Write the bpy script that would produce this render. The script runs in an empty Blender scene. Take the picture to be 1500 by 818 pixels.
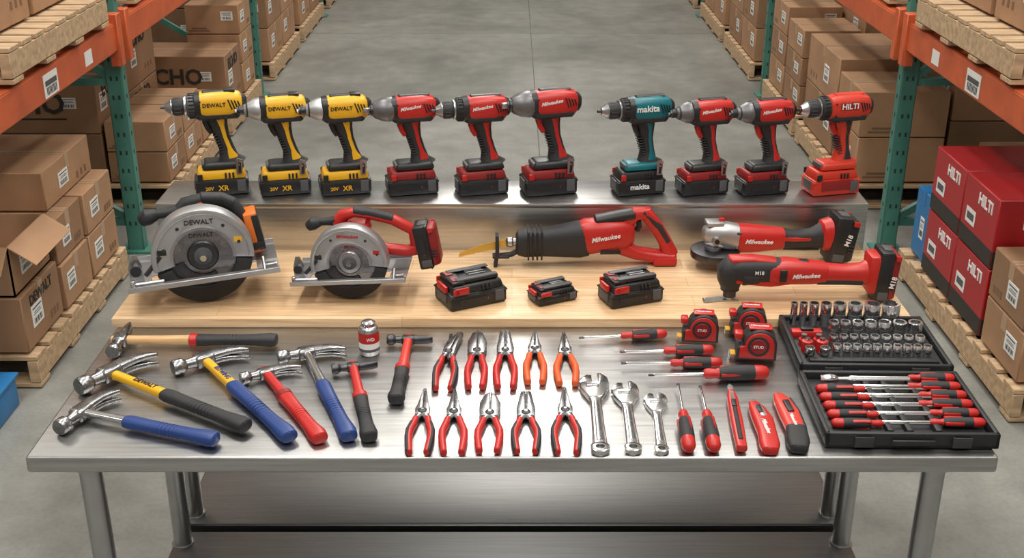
import bpy, math, random
from math import sin, cos, pi, radians
from mathutils import Vector, Matrix
import bmesh
random.seed(7)
scene = bpy.context.scene
MATS = {}

# ------------------------------------------------------------ materials
def mat(key, col, rough=.45, metal=0., noise=0., nscale=20., bump=0., bscale=200., stretch=(1,1,1), spec=.5, coat=0., rvar=0.):
    m = bpy.data.materials.new(key); m.use_nodes = True
    nt = m.node_tree; N = nt.nodes; L = nt.links
    p = N['Principled BSDF']
    p.inputs['Roughness'].default_value = rough
    p.inputs['Metallic'].default_value = metal
    p.inputs['Specular IOR Level'].default_value = spec
    p.inputs['Coat Weight'].default_value = coat
    tc = N.new('ShaderNodeTexCoord'); mp = N.new('ShaderNodeMapping')
    L.new(tc.outputs['Object'], mp.inputs['Vector']); mp.inputs['Scale'].default_value = stretch
    n = N.new('ShaderNodeTexNoise'); n.inputs['Scale'].default_value = nscale; n.inputs['Detail'].default_value = 5
    L.new(mp.outputs[0], n.inputs['Vector'])
    r = N.new('ShaderNodeValToRGB')
    a = max(noise, .03)
    r.color_ramp.elements[0].position = .3; r.color_ramp.elements[1].position = .7
    r.color_ramp.elements[0].color = [c*(1-a) for c in col]+[1]
    r.color_ramp.elements[1].color = [min(1, c*(1+a)) for c in col]+[1]
    L.new(n.outputs['Fac'], r.inputs['Fac']); L.new(r.outputs['Color'], p.inputs['Base Color'])
    if rvar:
        mr = N.new('ShaderNodeMapRange'); mr.inputs[3].default_value = rough-rvar; mr.inputs[4].default_value = rough+rvar
        L.new(n.outputs['Fac'], mr.inputs[0]); L.new(mr.outputs[0], p.inputs['Roughness'])
    if bump:
        n2 = N.new('ShaderNodeTexNoise'); n2.inputs['Scale'].default_value = bscale; n2.inputs['Detail'].default_value = 3
        L.new(mp.outputs[0], n2.inputs['Vector'])
        b = N.new('ShaderNodeBump'); b.inputs['Strength'].default_value = bump; b.inputs['Distance'].default_value = .002
        L.new(n2.outputs['Fac'], b.inputs['Height']); L.new(b.outputs[0], p.inputs['Normal'])
    MATS[key] = m
    return m

mat('red', (.48,.018,.014), .36, bump=.08, bscale=900)
mat('dred', (.24,.012,.012), .42)
mat('lred', (.60,.045,.03), .35)
mat('hil', (.54,.035,.016), .38, bump=.08, bscale=900)
mat('org', (.70,.16,.02), .40)
mat('yel', (.78,.42,.015), .36, bump=.08, bscale=900)
mat('tea', (.0,.135,.165), .36, bump=.08, bscale=900)
mat('blu', (.014,.045,.19), .42)
mat('blk', (.014,.014,.015), .40, bump=.1, bscale=900)
mat('rub', (.019,.019,.021), .56, bump=.3, bscale=1200)
mat('gry', (.08,.08,.085), .5)
mat('whi', (.80,.80,.78), .5)
mat('chr', (.72,.72,.73), .16, 1.)
mat('stl', (.50,.50,.51), .30, 1., noise=.12, nscale=60, rvar=.06)
mat('tst', (.32,.32,.33), .27, 1., noise=.18, nscale=50, rvar=.06)
mat('nose', (.15,.15,.155), .38, .55, noise=.1, nscale=60)
mat('dst', (.08,.08,.085), .38, .9, noise=.15, nscale=60)
mat('alu', (.50,.50,.51), .40, .85, bump=.15, bscale=600)
mat('blade', (.70,.46,.10), .35, .6)
mat('hwood', (.66,.40,.19), .45, noise=.18, nscale=14, stretch=(1,9,9))
mat('steel_top', (.50,.50,.495), .32, 1., noise=.12, nscale=9, stretch=(.6,14,14), bump=.12, bscale=60, rvar=.07)
mat('steel_shelf', (.34,.34,.34), .50, 1., noise=.08, nscale=9, stretch=(.6,14,14))
mat('steel_leg', (.50,.50,.50), .30, 1., noise=.08, nscale=12)
mat('steel_dk', (.10,.10,.105), .4, .8)
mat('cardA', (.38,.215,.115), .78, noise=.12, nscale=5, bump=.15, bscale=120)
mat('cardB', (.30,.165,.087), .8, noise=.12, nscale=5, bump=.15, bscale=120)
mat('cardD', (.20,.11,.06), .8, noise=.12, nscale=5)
mat('tape', (.42,.27,.16), .4)
mat('redbox', (.40,.010,.014), .45, noise=.05, nscale=4)
mat('bluebox', (.01,.16,.40), .45, noise=.05)
mat('rackg', (.055,.19,.15), .5, noise=.15, nscale=8)
mat('hole', (.012,.035,.03), .8)
mat('racko', (.54,.10,.03), .48, noise=.15, nscale=8)
mat('galv', (.45,.45,.45), .45, .8)
mat('pallet', (.48,.33,.195), .8, noise=.25, nscale=9, stretch=(1,4,4), bump=.3, bscale=60)
mat('orangegrip', (.70,.10,.02), .4)
mat('caseblk', (.012,.013,.015), .5, bump=.15, bscale=700)
mat('wallpaint', (.55,.54,.52), .8, noise=.05, nscale=2)
mat('ceilpaint', (.78,.77,.74), .8, noise=.04, nscale=2)
mat('print', (.03,.025,.02), .7)

def wood_block():
    m = bpy.data.materials.new('butcher_block'); m.use_nodes = True
    nt = m.node_tree; N = nt.nodes; L = nt.links; p = N['Principled BSDF']
    p.inputs['Roughness'].default_value = .36
    tc = N.new('ShaderNodeTexCoord')
    br = N.new('ShaderNodeTexBrick'); br.offset = .37; br.inputs['Scale'].default_value = 1
    br.inputs['Brick Width'].default_value = .75; br.inputs['Row Height'].default_value = .062
    br.inputs['Mortar Size'].default_value = .0006; br.inputs['Bias'].default_value = 0
    br.inputs['Color1'].default_value = (.81,.58,.36,1); br.inputs['Color2'].default_value = (.71,.48,.275,1)
    br.inputs['Mortar'].default_value = (.46,.28,.15,1)
    L.new(tc.outputs['Object'], br.inputs['Vector'])
    mp = N.new('ShaderNodeMapping'); mp.inputs['Scale'].default_value = (1.2,18,18)
    L.new(tc.outputs['Object'], mp.inputs['Vector'])
    n = N.new('ShaderNodeTexNoise'); n.inputs['Scale'].default_value = 5; n.inputs['Detail'].default_value = 7; n.inputs['Distortion'].default_value = .6
    L.new(mp.outputs[0], n.inputs['Vector'])
    r = N.new('ShaderNodeValToRGB'); r.color_ramp.elements[0].position = .3; r.color_ramp.elements[0].color = (.74,.66,.57,1)
    r.color_ramp.elements[1].position = .65; r.color_ramp.elements[1].color = (1,1,1,1)
    L.new(n.outputs['Fac'], r.inputs['Fac'])
    mx = N.new('ShaderNodeMixRGB'); mx.blend_type = 'MULTIPLY'; mx.inputs[0].default_value = 1
    L.new(br.outputs['Color'], mx.inputs[1]); L.new(r.outputs['Color'], mx.inputs[2]); L.new(mx.outputs[0], p.inputs['Base Color'])
    MATS['block'] = m
wood_block()

def concrete():
    m = bpy.data.materials.new('concrete'); m.use_nodes = True
    nt = m.node_tree; N = nt.nodes; L = nt.links; p = N['Principled BSDF']
    tc = N.new('ShaderNodeTexCoord')
    def noise(s, d, dist=0):
        n = N.new('ShaderNodeTexNoise'); n.inputs['Scale'].default_value = s; n.inputs['Detail'].default_value = d; n.inputs['Distortion'].default_value = dist
        L.new(tc.outputs['Object'], n.inputs['Vector']); return n
    def ramp(src, a, ca, b, cb):
        r = N.new('ShaderNodeValToRGB'); r.color_ramp.elements[0].position = a; r.color_ramp.elements[0].color = ca
        r.color_ramp.elements[1].position = b; r.color_ramp.elements[1].color = cb; L.new(src, r.inputs['Fac']); return r
    n1 = noise(.9, 8, .8); n2 = noise(7, 8); n3 = noise(60, 4)
    r1 = ramp(n1.outputs['Fac'], .3, (.19,.192,.175,1), .7, (.33,.332,.305,1))
    r2 = ramp(n2.outputs['Fac'], .35, (.78,.78,.78,1), .7, (1,1,.99,1))
    r3 = ramp(n3.outputs['Fac'], .3, (.88,.88,.88,1), .6, (1,1,1,1))
    m1 = N.new('ShaderNodeMixRGB'); m1.blend_type = 'MULTIPLY'; m1.inputs[0].default_value = 1
    m2 = N.new('ShaderNodeMixRGB'); m2.blend_type = 'MULTIPLY'; m2.inputs[0].default_value = 1
    L.new(r1.outputs[0], m1.inputs[1]); L.new(r2.outputs[0], m1.inputs[2]); L.new(m1.outputs[0], m2.inputs[1]); L.new(r3.outputs[0], m2.inputs[2])
    L.new(m2.outputs[0], p.inputs['Base Color'])
    p.inputs['Roughness'].default_value = .42
    b = N.new('ShaderNodeBump'); b.inputs['Strength'].default_value = .1; b.inputs['Distance'].default_value = .003
    L.new(n3.outputs['Fac'], b.inputs['Height']); L.new(b.outputs[0], p.inputs['Normal'])
    MATS['concrete'] = m
concrete()
mat('joint', (.13,.13,.115), .8)

# ------------------------------------------------------------ text cache
TC = {}
def text_mesh(s, shear=0.):
    k = (s, shear)
    if k in TC: return TC[k]
    cu = bpy.data.curves.new('t', 'FONT'); cu.body = s; cu.size = 1; cu.extrude = .03; cu.shear = shear
    cu.offset = .018; cu.resolution_u = 2
    cu.align_x = 'CENTER'; cu.align_y = 'CENTER'
    o = bpy.data.objects.new('t', cu); scene.collection.objects.link(o)
    dg = bpy.context.evaluated_depsgraph_get(); dg.update()
    e = o.evaluated_get(dg); me = e.to_mesh()
    vs = [v.co.copy() for v in me.vertices]; fs = [tuple(p.vertices) for p in me.polygons]
    e.to_mesh_clear(); bpy.data.objects.remove(o); bpy.data.curves.remove(cu)
    x0 = min(v.x for v in vs); x1 = max(v.x for v in vs); y0 = min(v.y for v in vs); y1 = max(v.y for v in vs)
    w = x1-x0
    vs = [Vector(((v.x-(x0+x1)/2)/w, (v.y-(y0+y1)/2)/w, v.z/w)) for v in vs]
    TC[k] = (vs, fs, (y1-y0)/w); return TC[k]

def spow(v, e): return math.copysign(abs(v)**e, v)

class B:
    def __init__(s):
        s.v = []; s.f = []; s.m = []; s.names = []; s.M = Matrix.Identity(4)
    def mi(s, k):
        if k not in s.names: s.names.append(k)
        return s.names.index(k)
    def raw(s, vs, fs, k):
        o = len(s.v); i = s.mi(k)
        s.v += [s.M @ Vector(v) for v in vs]; s.f += [tuple(o+a for a in f) for f in fs]; s.m += [i]*len(fs)
    def bm(s, bm, k):
        bm.verts.index_update()
        s.raw([v.co.copy() for v in bm.verts], [tuple(v.index for v in f.verts) for f in bm.faces], k); bm.free()
    def box(s, x, y, z, sx, sy, sz, k, bev=0, taper=1., rot=None, seg=2):
        bm = bmesh.new(); bmesh.ops.create_cube(bm, size=1)
        for v in bm.verts:
            t = taper if v.co.z > 0 else 1
            v.co = Vector((v.co.x*sx*t, v.co.y*sy*t, v.co.z*sz))
        if bev: bmesh.ops.bevel(bm, geom=bm.edges[:], offset=bev, segments=seg, affect='EDGES', profile=.5)
        T = Matrix.Translation((x, y, z))
        if rot: T = T @ Matrix.Rotation(radians(rot[1]), 4, rot[0])
        bmesh.ops.transform(bm, matrix=T, verts=bm.verts)
        s.bm(bm, k)
    def prism(s, poly, a, b, k, bev=0, plane='xz'):
        bm = bmesh.new()
        if plane == 'xz': P0 = [bm.verts.new((p[0], a, p[1])) for p in poly]; d = Vector((0, b-a, 0))
        else: P0 = [bm.verts.new((p[0], p[1], a)) for p in poly]; d = Vector((0, 0, b-a))
        f = bm.faces.new(P0)
        r = bmesh.ops.extrude_face_region(bm, geom=[f])
        bmesh.ops.translate(bm, vec=d, verts=[g for g in r['geom'] if isinstance(g, bmesh.types.BMVert)])
        if bev:
            es = [e for e in bm.edges if abs((e.verts[0].co-e.verts[1].co).dot(d.normalized())) < 1e-6]
            bmesh.ops.bevel(bm, geom=es, offset=bev, segments=2, affect='EDGES', profile=.5, clamp_overlap=True)
        s.bm(bm, k)
    def rings(s, R, k, cap=True):
        n = len(R[0]); vs = [p for r in R for p in r]; fs = []
        for i in range(len(R)-1):
            for j in range(n):
                fs.append((i*n+j, i*n+(j+1) % n, (i+1)*n+(j+1) % n, (i+1)*n+j))
        if cap: fs.append(tuple(range(n-1, -1, -1))); fs.append(tuple((len(R)-1)*n+j for j in range(n)))
        s.raw(vs, fs, k)
    def sweep(s, pts, r, k, bn=(0, 1, 0), e=2.6, n=16, rnd=True):
        pts = [Vector(p) for p in pts]; bn = Vector(bn).normalized(); R = []
        tang = []
        for i in range(len(pts)):
            t = pts[min(i+1, len(pts)-1)]-pts[max(i-1, 0)]; tang.append(t.normalized())
        if rnd:
            pts = [pts[0]]+pts+[pts[-1]]; tang = [tang[0]]+tang+[tang[-1]]
            r = [(r[0][0]*.72, r[0][1]*.72)]+list(r)+[(r[-1][0]*.72, r[-1][1]*.72)]
            pts[0] = pts[0]-tang[0]*r[1][1]*.22; pts[-1] = pts[-1]+tang[-1]*r[-2][1]*.22
        for p, t, (a, b) in zip(pts, tang, r):
            sd = t.cross(bn).normalized()
            R.append([p+sd*a*spow(cos(2*pi*j/n), 2/e)+bn*b*spow(sin(2*pi*j/n), 2/e) for j in range(n)])
        s.rings(R, k)
    def lathe(s, o, d, prof, k, n=20, cap=True):
        o = Vector(o); d = Vector(d).normalized()
        u = d.cross(Vector((0, 0, 1)))
        if u.length < .1: u = Vector((1, 0, 0))
        u.normalize(); w = d.cross(u)
        s.rings([[o+d*h+(u*cos(2*pi*j/n)+w*sin(2*pi*j/n))*max(r, 1e-5) for j in range(n)] for h, r in prof], k, cap)
    def cyl(s, a, b, r, k, n=14):
        a = Vector(a); b = Vector(b); s.lathe(a, b-a, [(0, r), ((b-a).length, r)], k, n)
    def text(s, t, w, pos, k, face='-y', shear=0., tilt=0., hs=1.):
        vs, fs, _ = text_mesh(t, shear)
        if face == '-y': R = Matrix.Rotation(radians(90), 4, 'X')
        elif face == '+z': R = Matrix.Identity(4)
        elif face == '+x': R = Matrix.Rotation(radians(90), 4, 'Z') @ Matrix.Rotation(radians(90), 4, 'X')
        elif face == '-x': R = Matrix.Rotation(radians(-90), 4, 'Z') @ Matrix.Rotation(radians(90), 4, 'X')
        T = Matrix.Translation(pos) @ R @ Matrix.Rotation(radians(tilt), 4, 'Z')
        s.raw([T @ Vector((v.x*w, v.y*w*hs, v.z*w)) for v in vs], fs, k)
    def finish(s, name, loc=(0, 0, 0), rz=0., sc=1., rx=0., ry=0.):
        me = bpy.data.meshes.new(name); me.from_pydata([tuple(v) for v in s.v], [], s.f)
        for k in s.names: me.materials.append(MATS[k])
        me.polygons.foreach_set('material_index', s.m)
        bm = bmesh.new(); bm.from_mesh(me); bmesh.ops.recalc_face_normals(bm, faces=bm.faces[:]); bm.to_mesh(me); bm.free()
        me.polygons.foreach_set('use_smooth', [True]*len(me.polygons))
        me.set_sharp_from_angle(angle=radians(38)); me.update()
        o = bpy.data.objects.new(name, me); scene.collection.objects.link(o)
        o.location = loc; o.rotation_euler = (radians(rx), radians(ry), radians(rz)); o.scale = (sc, sc, sc)
        return o

def arc(cx, cz, r, a0, a1, n=24):
    return [(cx+r*cos(radians(a0+(a1-a0)*i/n)), cz+r*sin(radians(a0+(a1-a0)*i/n))) for i in range(n+1)]

TOP = .9; WOODZ = .925; RIS = 1.067

# ------------------------------------------------------------ room shell
b = B(); b.box(0, 9, -.05, 14, 26, .1, 'concrete')
for yy in (2.0, 6.4, 10.8, 15.2): b.box(0, yy, .0002, 14, .007, .0016, 'joint')
b.box(.17, 9, .0002, .007, 26, .0016, 'joint')
b.finish('floor')
b = B(); b.box(0, 9, 6.45, 14, 26, .1, 'ceilpaint'); b.finish('ceiling')
b = B(); b.box(-7.05, 9, 3.2, .1, 26, 6.4, 'wallpaint'); b.finish('wall_left')
b = B(); b.box(7.05, 9, 3.2, .1, 26, 6.4, 'wallpaint'); b.finish('wall_right')
b = B(); b.box(0, 22.05, 3.2, 14.2, .1, 6.4, 'wallpaint'); b.finish('wall_back')
b = B(); b.box(0, -4.05, 3.2, 14.2, .1, 6.4, 'wallpaint'); b.finish('wall_front')

# ------------------------------------------------------------ tables
def table(name, y0, y1, hw, shelf_z, legx, shelf_t=.04, fy=.06):
    b = B(); yc = (y0+y1)/2; D = y1-y0
    b.box(0, yc, TOP-.019, hw*2, D, .038, 'steel_top', bev=.006, seg=3)
    for sx in (-1, 1):
        for yy in (y0+fy, y1-.06):
            b.cyl((sx*legx, yy, .03), (sx*legx, yy, TOP-.035), .0245, 'steel_leg', 24)
            b.lathe((sx*legx, yy, 0), (0, 0, 1), [(0, .022), (.02, .026), (.035, .026)], 'steel_dk')
            b.lathe((sx*legx, yy, TOP-.06), (0, 0, 1), [(0, .03), (.02, .034), (.025, .034)], 'steel_leg')
            b.lathe((sx*legx, yy, shelf_z-.05), (0, 0, 1), [(0, .029), (.05, .031), (.055, .029)], 'steel_leg')
        b.box(sx*legx, yc, TOP-.055, .05, D-.1, .03, 'steel_dk', bev=.003)
    b.box(0, yc, shelf_z-shelf_t/2, legx*2+.05, D-.02, shelf_t, 'steel_shelf', bev=.005)
    b.box(0, y0+.008, shelf_z-shelf_t/2, legx*2+.03, .012, shelf_t*.9, 'steel_dk')
    b.box(0, yc, TOP-.05, legx*2, .1, .03, 'steel_dk', bev=.003)
    return b.finish(name)
table('steel_work_table', 2.109, 2.765, 1.0, .265, .893)
table('steel_work_table', 2.775, 3.43, 1.0, .27, .893, .05)

b = B(); b.box(0, 0, 0, 2.02, .66, .0245, 'block', bev=.002)
b.finish('butcher_block_board', (0, 2.727+.33, TOP+.0125))
b = B()
b.box(0, .1, .1385, 2.02, .205, .006, 'steel_top', bev=.002)
b.box(0, -.002, .134, 2.02, .006, .014, 'steel_top', bev=.002)
b.box(0, 0, .069, 2.02, .004, .138, 'steel_top', bev=.001)
b.box(0, .198, .069, 2.02, .004, .138, 'steel_top', bev=.001)
for sx in (-1, 1): b.box(sx*1.006, .1, .069, .004, .2, .138, 'steel_top', bev=.001)
b.finish('steel_riser_shelf', (0, 3.197, .9255))

# ------------------------------------------------------------ racks
def rack(side):
    b = B(); X = side*1.855; Xb = side*2.98
    ys = [2.45, 5.52, 8.56, 11.6, 14.64]
    for y in ys:
        for x in (X, Xb):
            b.box(x, y, 1.6, .078, .07, 3.2, 'rackg', bev=.006, seg=1)
            b.box(x, y, .006, .15, .13, .012, 'rackg')
            if x == X:
                for i in range(32):
                    z = .15+i*.09
                    b.box(x-.014, y-.0352, z, .010, .002, .020, 'hole'); b.box(x+.014, y-.0352, z, .010, .002, .020, 'hole')
                    b.box(x-side*.0392, y, z, .002, .010, .020, 'hole')
        zs = [.15, .85, 1.65, 2.5]
        for i, z in enumerate(zs):
            b.box((X+Xb)/2, y, z, abs(X-Xb), .035, .035, 'rackg')
            if i < 3:
                z2 = zs[i+1]; L = math.hypot(Xb-X, z2-z)
                M0 = b.M; ang = math.atan2(z2-z, (Xb-X))
                b.M = Matrix.Translation(((X+Xb)/2, y, (z+z2)/2)) @ Matrix.Rotation(-ang, 4, 'Y')
                b.box(0, 0, 0, L, .03, .035, 'rackg'); b.M = M0
    for i in range(len(ys)-1):
        y0, y1 = ys[i]+.036, ys[i+1]-.036
        for x in (X-side*.03, Xb):
            b.box(x, (y0+y1)/2, 1.075, .05, y1-y0, .13, 'racko', bev=.008, seg=1)
            b.box(x+side*.012, (y0+y1)/2, 1.125, .07, y1-y0, .03, 'racko')
            for yy in (y0+.004, y1-.004): b.box(x-side*.012, yy+(.025 if yy < (y0+y1)/2 else -.025), 1.06, .052, .06, .24, 'racko', bev=.004, seg=1)
        b.box(X-side*.0565, y0+2.10, 1.07, .002, .15, .09, 'whi'); b.box(X-side*.058, y0+2.10, 1.08, .002, .12, .02, 'gry')
        for q in range(8): b.box(X-side*.058, y0+2.05+q*.014, 1.05, .002, .005, .03, 'print')
        b.box(X-side*.0565, y1-.45, 1.07, .002, .09, .06, 'whi')
        n = int((y1-y0)/.1)
        for j in range(n): b.box((X+Xb)/2, y0+.05+j*.1, 1.147, 1.06, .006, .006, 'galv')
        for j in range(9): b.box(X+(Xb-X)*(j+.2)/9, (y0+y1)/2, 1.143, .006, y1-y0, .006, 'galv')
    return b.finish('pallet_rack')
rack(-1); rack(1)

def pallet(x, y, z, sx=1.1, sy=1.15):
    b = B()
    for i in (-1, 0, 1):
        b.box(i*(sx/2-.02), 0, .07, .04, sy, .09, 'pallet', bev=.002, seg=1)
    n = 9
    for i in range(n): b.box(0, -sy/2+.05+i*(sy-.1)/(n-1), .126, sx, .095, .018, 'pallet', bev=.002, seg=1)
    for i in (-1, -.33, .33, 1): b.box(0, i*(sy/2-.05), .012, sx, .095, .018, 'pallet', bev=.002, seg=1)
    return b.finish('wooden_pallet', (x, y, z+.003))

def sticker(b, side, ax, y, z, w, h):
    rows = [(.0, .34, .8, .10), (.0, .16, .6, .05), (.0, .06, .7, .05)]
    if side:
        b.box(ax-side*.0012, y, z, .002, w, h, 'whi')
        for (dy, dz, ww, hh) in rows: b.box(ax-side*.0024, y, z+dz*h, .001, w*ww, h*hh*.7, 'gry')
        for i in range(7): b.box(ax-side*.0024, y-w*.34+i*w*.11, z-.24*h, .001, w*.035*(1+(i*3) % 2), h*.26, 'print')
    else:
        b.box(y, ax-.0012, z, w, .002, h, 'whi')
        for (dy, dz, ww, hh) in rows: b.box(y, ax-.0024, z+dz*h, w*ww, .001, h*hh*.7, 'gry')
        for i in range(7): b.box(y-w*.34+i*w*.11, ax-.0024, z-.24*h, w*.035*(1+(i*3) % 2), .001, h*.26, 'print')

def carton(x0, x1, y0, y1, z0, z1, k='cardA', label=True, txt=None, tc='print', side=-1, name='cardboard_box', open_=False, rz=0):
    b = B(); sx, sy, sz = x1-x0, y1-y0, z1-z0
    ax = sx/2*(-side); j = random.random()
    if open_:
        t = .006
        b.box(0, 0, t/2, sx, sy, t, k)
        for q in (-1, 1):
            b.box(q*(sx/2-t/2), 0, sz/2, t, sy, sz, k); b.box(0, q*(sy/2-t/2), sz/2, sx, t, sz, k)
            M0 = b.M
            b.M = Matrix.Translation((q*sx/2, 0, sz)) @ Matrix.Rotation(radians(q*35), 4, 'Y'); b.box(q*.06, 0, 0, .12, sy, .004, k); b.M = M0
            b.M = Matrix.Translation((0, q*sy/2, sz)) @ Matrix.Rotation(radians(-q*40), 4, 'X'); b.box(0, q*.06, 0, sx, .12, .004, k); b.M = M0
    else:
        b.box(0, 0, sz/2, sx, sy, sz-.004, k, bev=.004, seg=1)
        b.box(0, 0, sz-.0015, sx*.99, .045, .002, 'tape' if k[:4] == 'card' else k)
        b.box(0, 0, sz-.001, sx*.98, .003, .002, 'cardD' if k[:4] == 'card' else k)
        b.box(ax*1.001, 0, sz-.035, .002, .045, .065, 'tape' if k[:4] == 'card' else k)
    if label:
        sticker(b, side, ax, -sy*(.1+.2*j), sz*(.45+.15*j), min(.11, sy*.28), min(.10, sz*.38))
        if j > .5: sticker(b, 0, -sy/2, sx*.28, sz*.62, .08, .06)
        if j < .6 and k[:4] == 'card':
            for q in range(3): b.box(ax-side*.0006, sy*(.18+.09*q), sz*.22, .001, .022, .03, 'cardD')
            b.box(-sx*.25, -sy/2-.0006, sz*.2, .10, .001, .012, 'cardD'); b.box(-sx*.25, -sy/2-.0006, sz*.12, .14, .001, .010, 'cardD')
    if txt:
        w = sx*.62
        b.text(txt, w, (-sx*.06, -sy/2-.001, sz*.62), tc)
        if txt == 'ECHO':
            for q in range(3): b.prism([(-sx*.44+q*.018, sz*.45), (-sx*.44+q*.018+.010, sz*.45), (-sx*.44+q*.018+.030, sz*.80), (-sx*.44+q*.018+.020, sz*.80)], -sy/2-.0015, -sy/2, 'print')
        b.box(-sx*.06, -sy/2-.0006, sz*.30, w, .001, .010, 'print')
        b.text(txt, min(sy*.6, .3), (ax+(-side)*.001, 0, sz*.80), tc, face='+x' if side < 0 else '-x')
    o = b.finish(name, ((x0+x1)/2, (y0+y1)/2, z0), rz=rz); return o

P = .146
pallet(-2.36, 4.64, 0); pallet(-2.36, 6.75, 0, 1.1, 1.3); pallet(-2.36, 8.0, 0, 1.1, 1.0)
carton(-2.26, -1.84, 4.08, 4.46, P, .375, txt='DEWALT', k='cardB')
carton(-2.26, -1.86, 4.09, 4.46, .377, .575, open_=True, label=True)
carton(-2.20, -1.83, 4.48, 4.80, P, .34); carton(-2.22, -1.84, 4.48, 4.80, .342, .53, k='cardB')
carton(-2.20, -1.83, 4.82, 5.18, P, .34); carton(-2.20, -1.83, 4.82, 5.18, .342, .53, k='cardA')
carton(-2.52, -1.90, 4.60, 5.16, .532, .70, k='cardA')
carton(-2.86, -2.28, 4.1, 4.58, P, .52, k='cardB'); carton(-2.86, -2.24, 4.62, 5.15, P, .530, k='cardA')
def stack(x0, x1, y0, y1, z0, levels, h, k, side, txt=None):
    for i in range(levels): carton(x0, x1, y0, y1, z0+i*h, z0+(i+1)*h-.001, k=random.choice(k), side=side, txt=txt)
stack(-2.16, -1.84, 6.13, 6.48, P, 2, .17, ['cardA', 'cardB'], -1)
stack(-2.86, -2.18, 6.13, 6.60, P, 2, .27, ['cardB', 'cardD'], -1, 'ECHO')
stack(-2.16, -1.84, 6.50, 6.86, P, 2, .17, ['cardA'], -1)
stack(-2.9, -2.20, 6.66, 7.3, P, 2, .34, ['cardB'], -1, 'ECHO')
stack(-2.16, -1.84, 6.88, 7.30, P, 1, .22, ['cardA', 'cardB'], -1)
carton(-2.46, -1.85, 7.62, 8.05, P, .50, k='cardB', txt='ECHO'); carton(-2.9, -2.48, 7.62, 8.05, P, .72, k='cardD')
stack(-2.2, -1.84, 8.08, 8.45, P, 3, .20, ['cardA', 'cardB'], -1)
for i, y in enumerate((9.6, 11.0, 12.6, 14.0)):
    pallet(-2.36, y, 0, 1.1, 1.2)
    for j in (0, 1):
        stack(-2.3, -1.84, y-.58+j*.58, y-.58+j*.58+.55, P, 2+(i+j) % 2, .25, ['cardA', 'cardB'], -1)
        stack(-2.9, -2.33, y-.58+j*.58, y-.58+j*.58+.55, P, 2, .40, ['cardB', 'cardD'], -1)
U = 1.152
pallet(-2.33, 4.75, U, 1.1, 1.1); pallet(-2.36, 6.4, U, 1.1, 1.2)
for y in (4.22, 4.78): stack(-2.33, -1.9, y, y+.52, U+P, 3, .34, ['cardA', 'cardB'], -1)
for y in (5.85, 6.45): stack(-2.4, -1.86, y, y+.55, U+P, 2, .4, ['cardA', 'cardB'], -1)
b = B(); b.box(0, 0, .06, .34, .3, .12, 'bluebox', bev=.008); b.box(0, 0, .125, .36, .32, .012, 'bluebox', bev=.004); b.box(.05, 0, .133, .12, .1, .004, 'whi')
b.finish('blue_parts_box', (-2.02, 3.80, 0))

# right, near bay
pallet(2.36, 4.50, 0, 1.1, 1.4); pallet(2.36, 6.75, 0, 1.1, 1.3); pallet(2.36, 8.0, 0, 1.1, 1.0)
carton(1.83, 2.25, 3.84, 4.20, P, .34, side=1); carton(1.83, 2.23, 3.86, 4.20, .342, .54, side=1, k='cardB')
def redbox(x0, x1, y0, y1, z0, z1):
    b = B(); sx, sy, sz = x1-x0, y1-y0, z1-z0
    b.box(0, 0, sz/2, sx, sy, sz-.003, 'redbox', bev=.004, seg=1)
    b.box(0, -sy/2-.0005, sz*.14, sx*.985, .001, sz*.24, 'print'); b.text('HILTI', sx*.50, (0, -sy/2-.001, sz*.70), 'whi')
    b.text('HILTI', sy*.40, (-sx/2-.001, -sy*.15, sz*.80), 'whi', face='-x')
    b.box(-sx/2-.0005, 0, sz*.14, .001, sy*.985, sz*.24, 'print'); b.box(-sx/2-.001, sy*.22, sz*.45, .001, sy*.28, sz*.22, 'whi'); b.box(-sx/2-.0016, sy*.22, sz*.45, .001, sy*.2, sz*.1, 'gry')
    b.finish('red_tool_box_carton', ((x0+x1)/2, (y0+y1)/2, z0))
for z in (P, .430):
    for y in (4.23, 4.59):
        redbox(1.83, 2.24, y, y+.35, z, z+.282)
        redbox(2.26, 2.72, y, y+.35, z, z+.282)
carton(1.85, 2.06, 4.98, 5.16, P, .46, side=1, k='bluebox', name='blue_carton')
carton(2.10, 2.6, 4.97, 5.18, P, .66, side=1, k='cardB')
stack(1.84, 2.3, 6.13, 6.6, P, 2, .25, ['cardA', 'cardB'], 1)
stack(2.32, 2.9, 6.13, 6.7, P, 2, .34, ['cardD', 'cardB'], 1)
stack(1.84, 2.3, 6.63, 7.35, P, 2, .28, ['cardB', 'cardA'], 1)
stack(1.84, 2.2, 7.52, 7.95, P, 3, .18, ['cardA', 'cardB'], 1)
stack(2.22, 2.8, 7.52, 8.1, P, 2, .36, ['cardB', 'cardA'], 1)
stack(1.84, 2.2, 8.0, 8.45, P, 3, .20, ['cardA', 'cardB'], 1)
for i, y in enumerate((9.6, 11.0, 12.6, 14.0)):
    pallet(2.36, y, 0, 1.1, 1.2)
    for j in (0, 1):
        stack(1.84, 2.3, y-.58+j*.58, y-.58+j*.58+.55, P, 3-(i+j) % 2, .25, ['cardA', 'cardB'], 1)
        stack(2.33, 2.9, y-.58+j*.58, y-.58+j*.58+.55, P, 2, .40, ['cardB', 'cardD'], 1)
carton(2.4, 2.85, 8.12, 8.45, P, .9, side=1, k='bluebox', name='blue_carton')
pallet(2.33, 4.75, U, 1.1, 1.1); pallet(2.36, 6.4, U, 1.1, 1.2)
for y in (4.22, 4.78): stack(1.9, 2.33, y, y+.52, U+P, 3, .34, ['cardA', 'cardB'], 1)
for y in (5.85, 6.45): stack(1.86, 2.4, y, y+.55, U+P, 2, .4, ['cardA', 'cardB'], 1)

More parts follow.
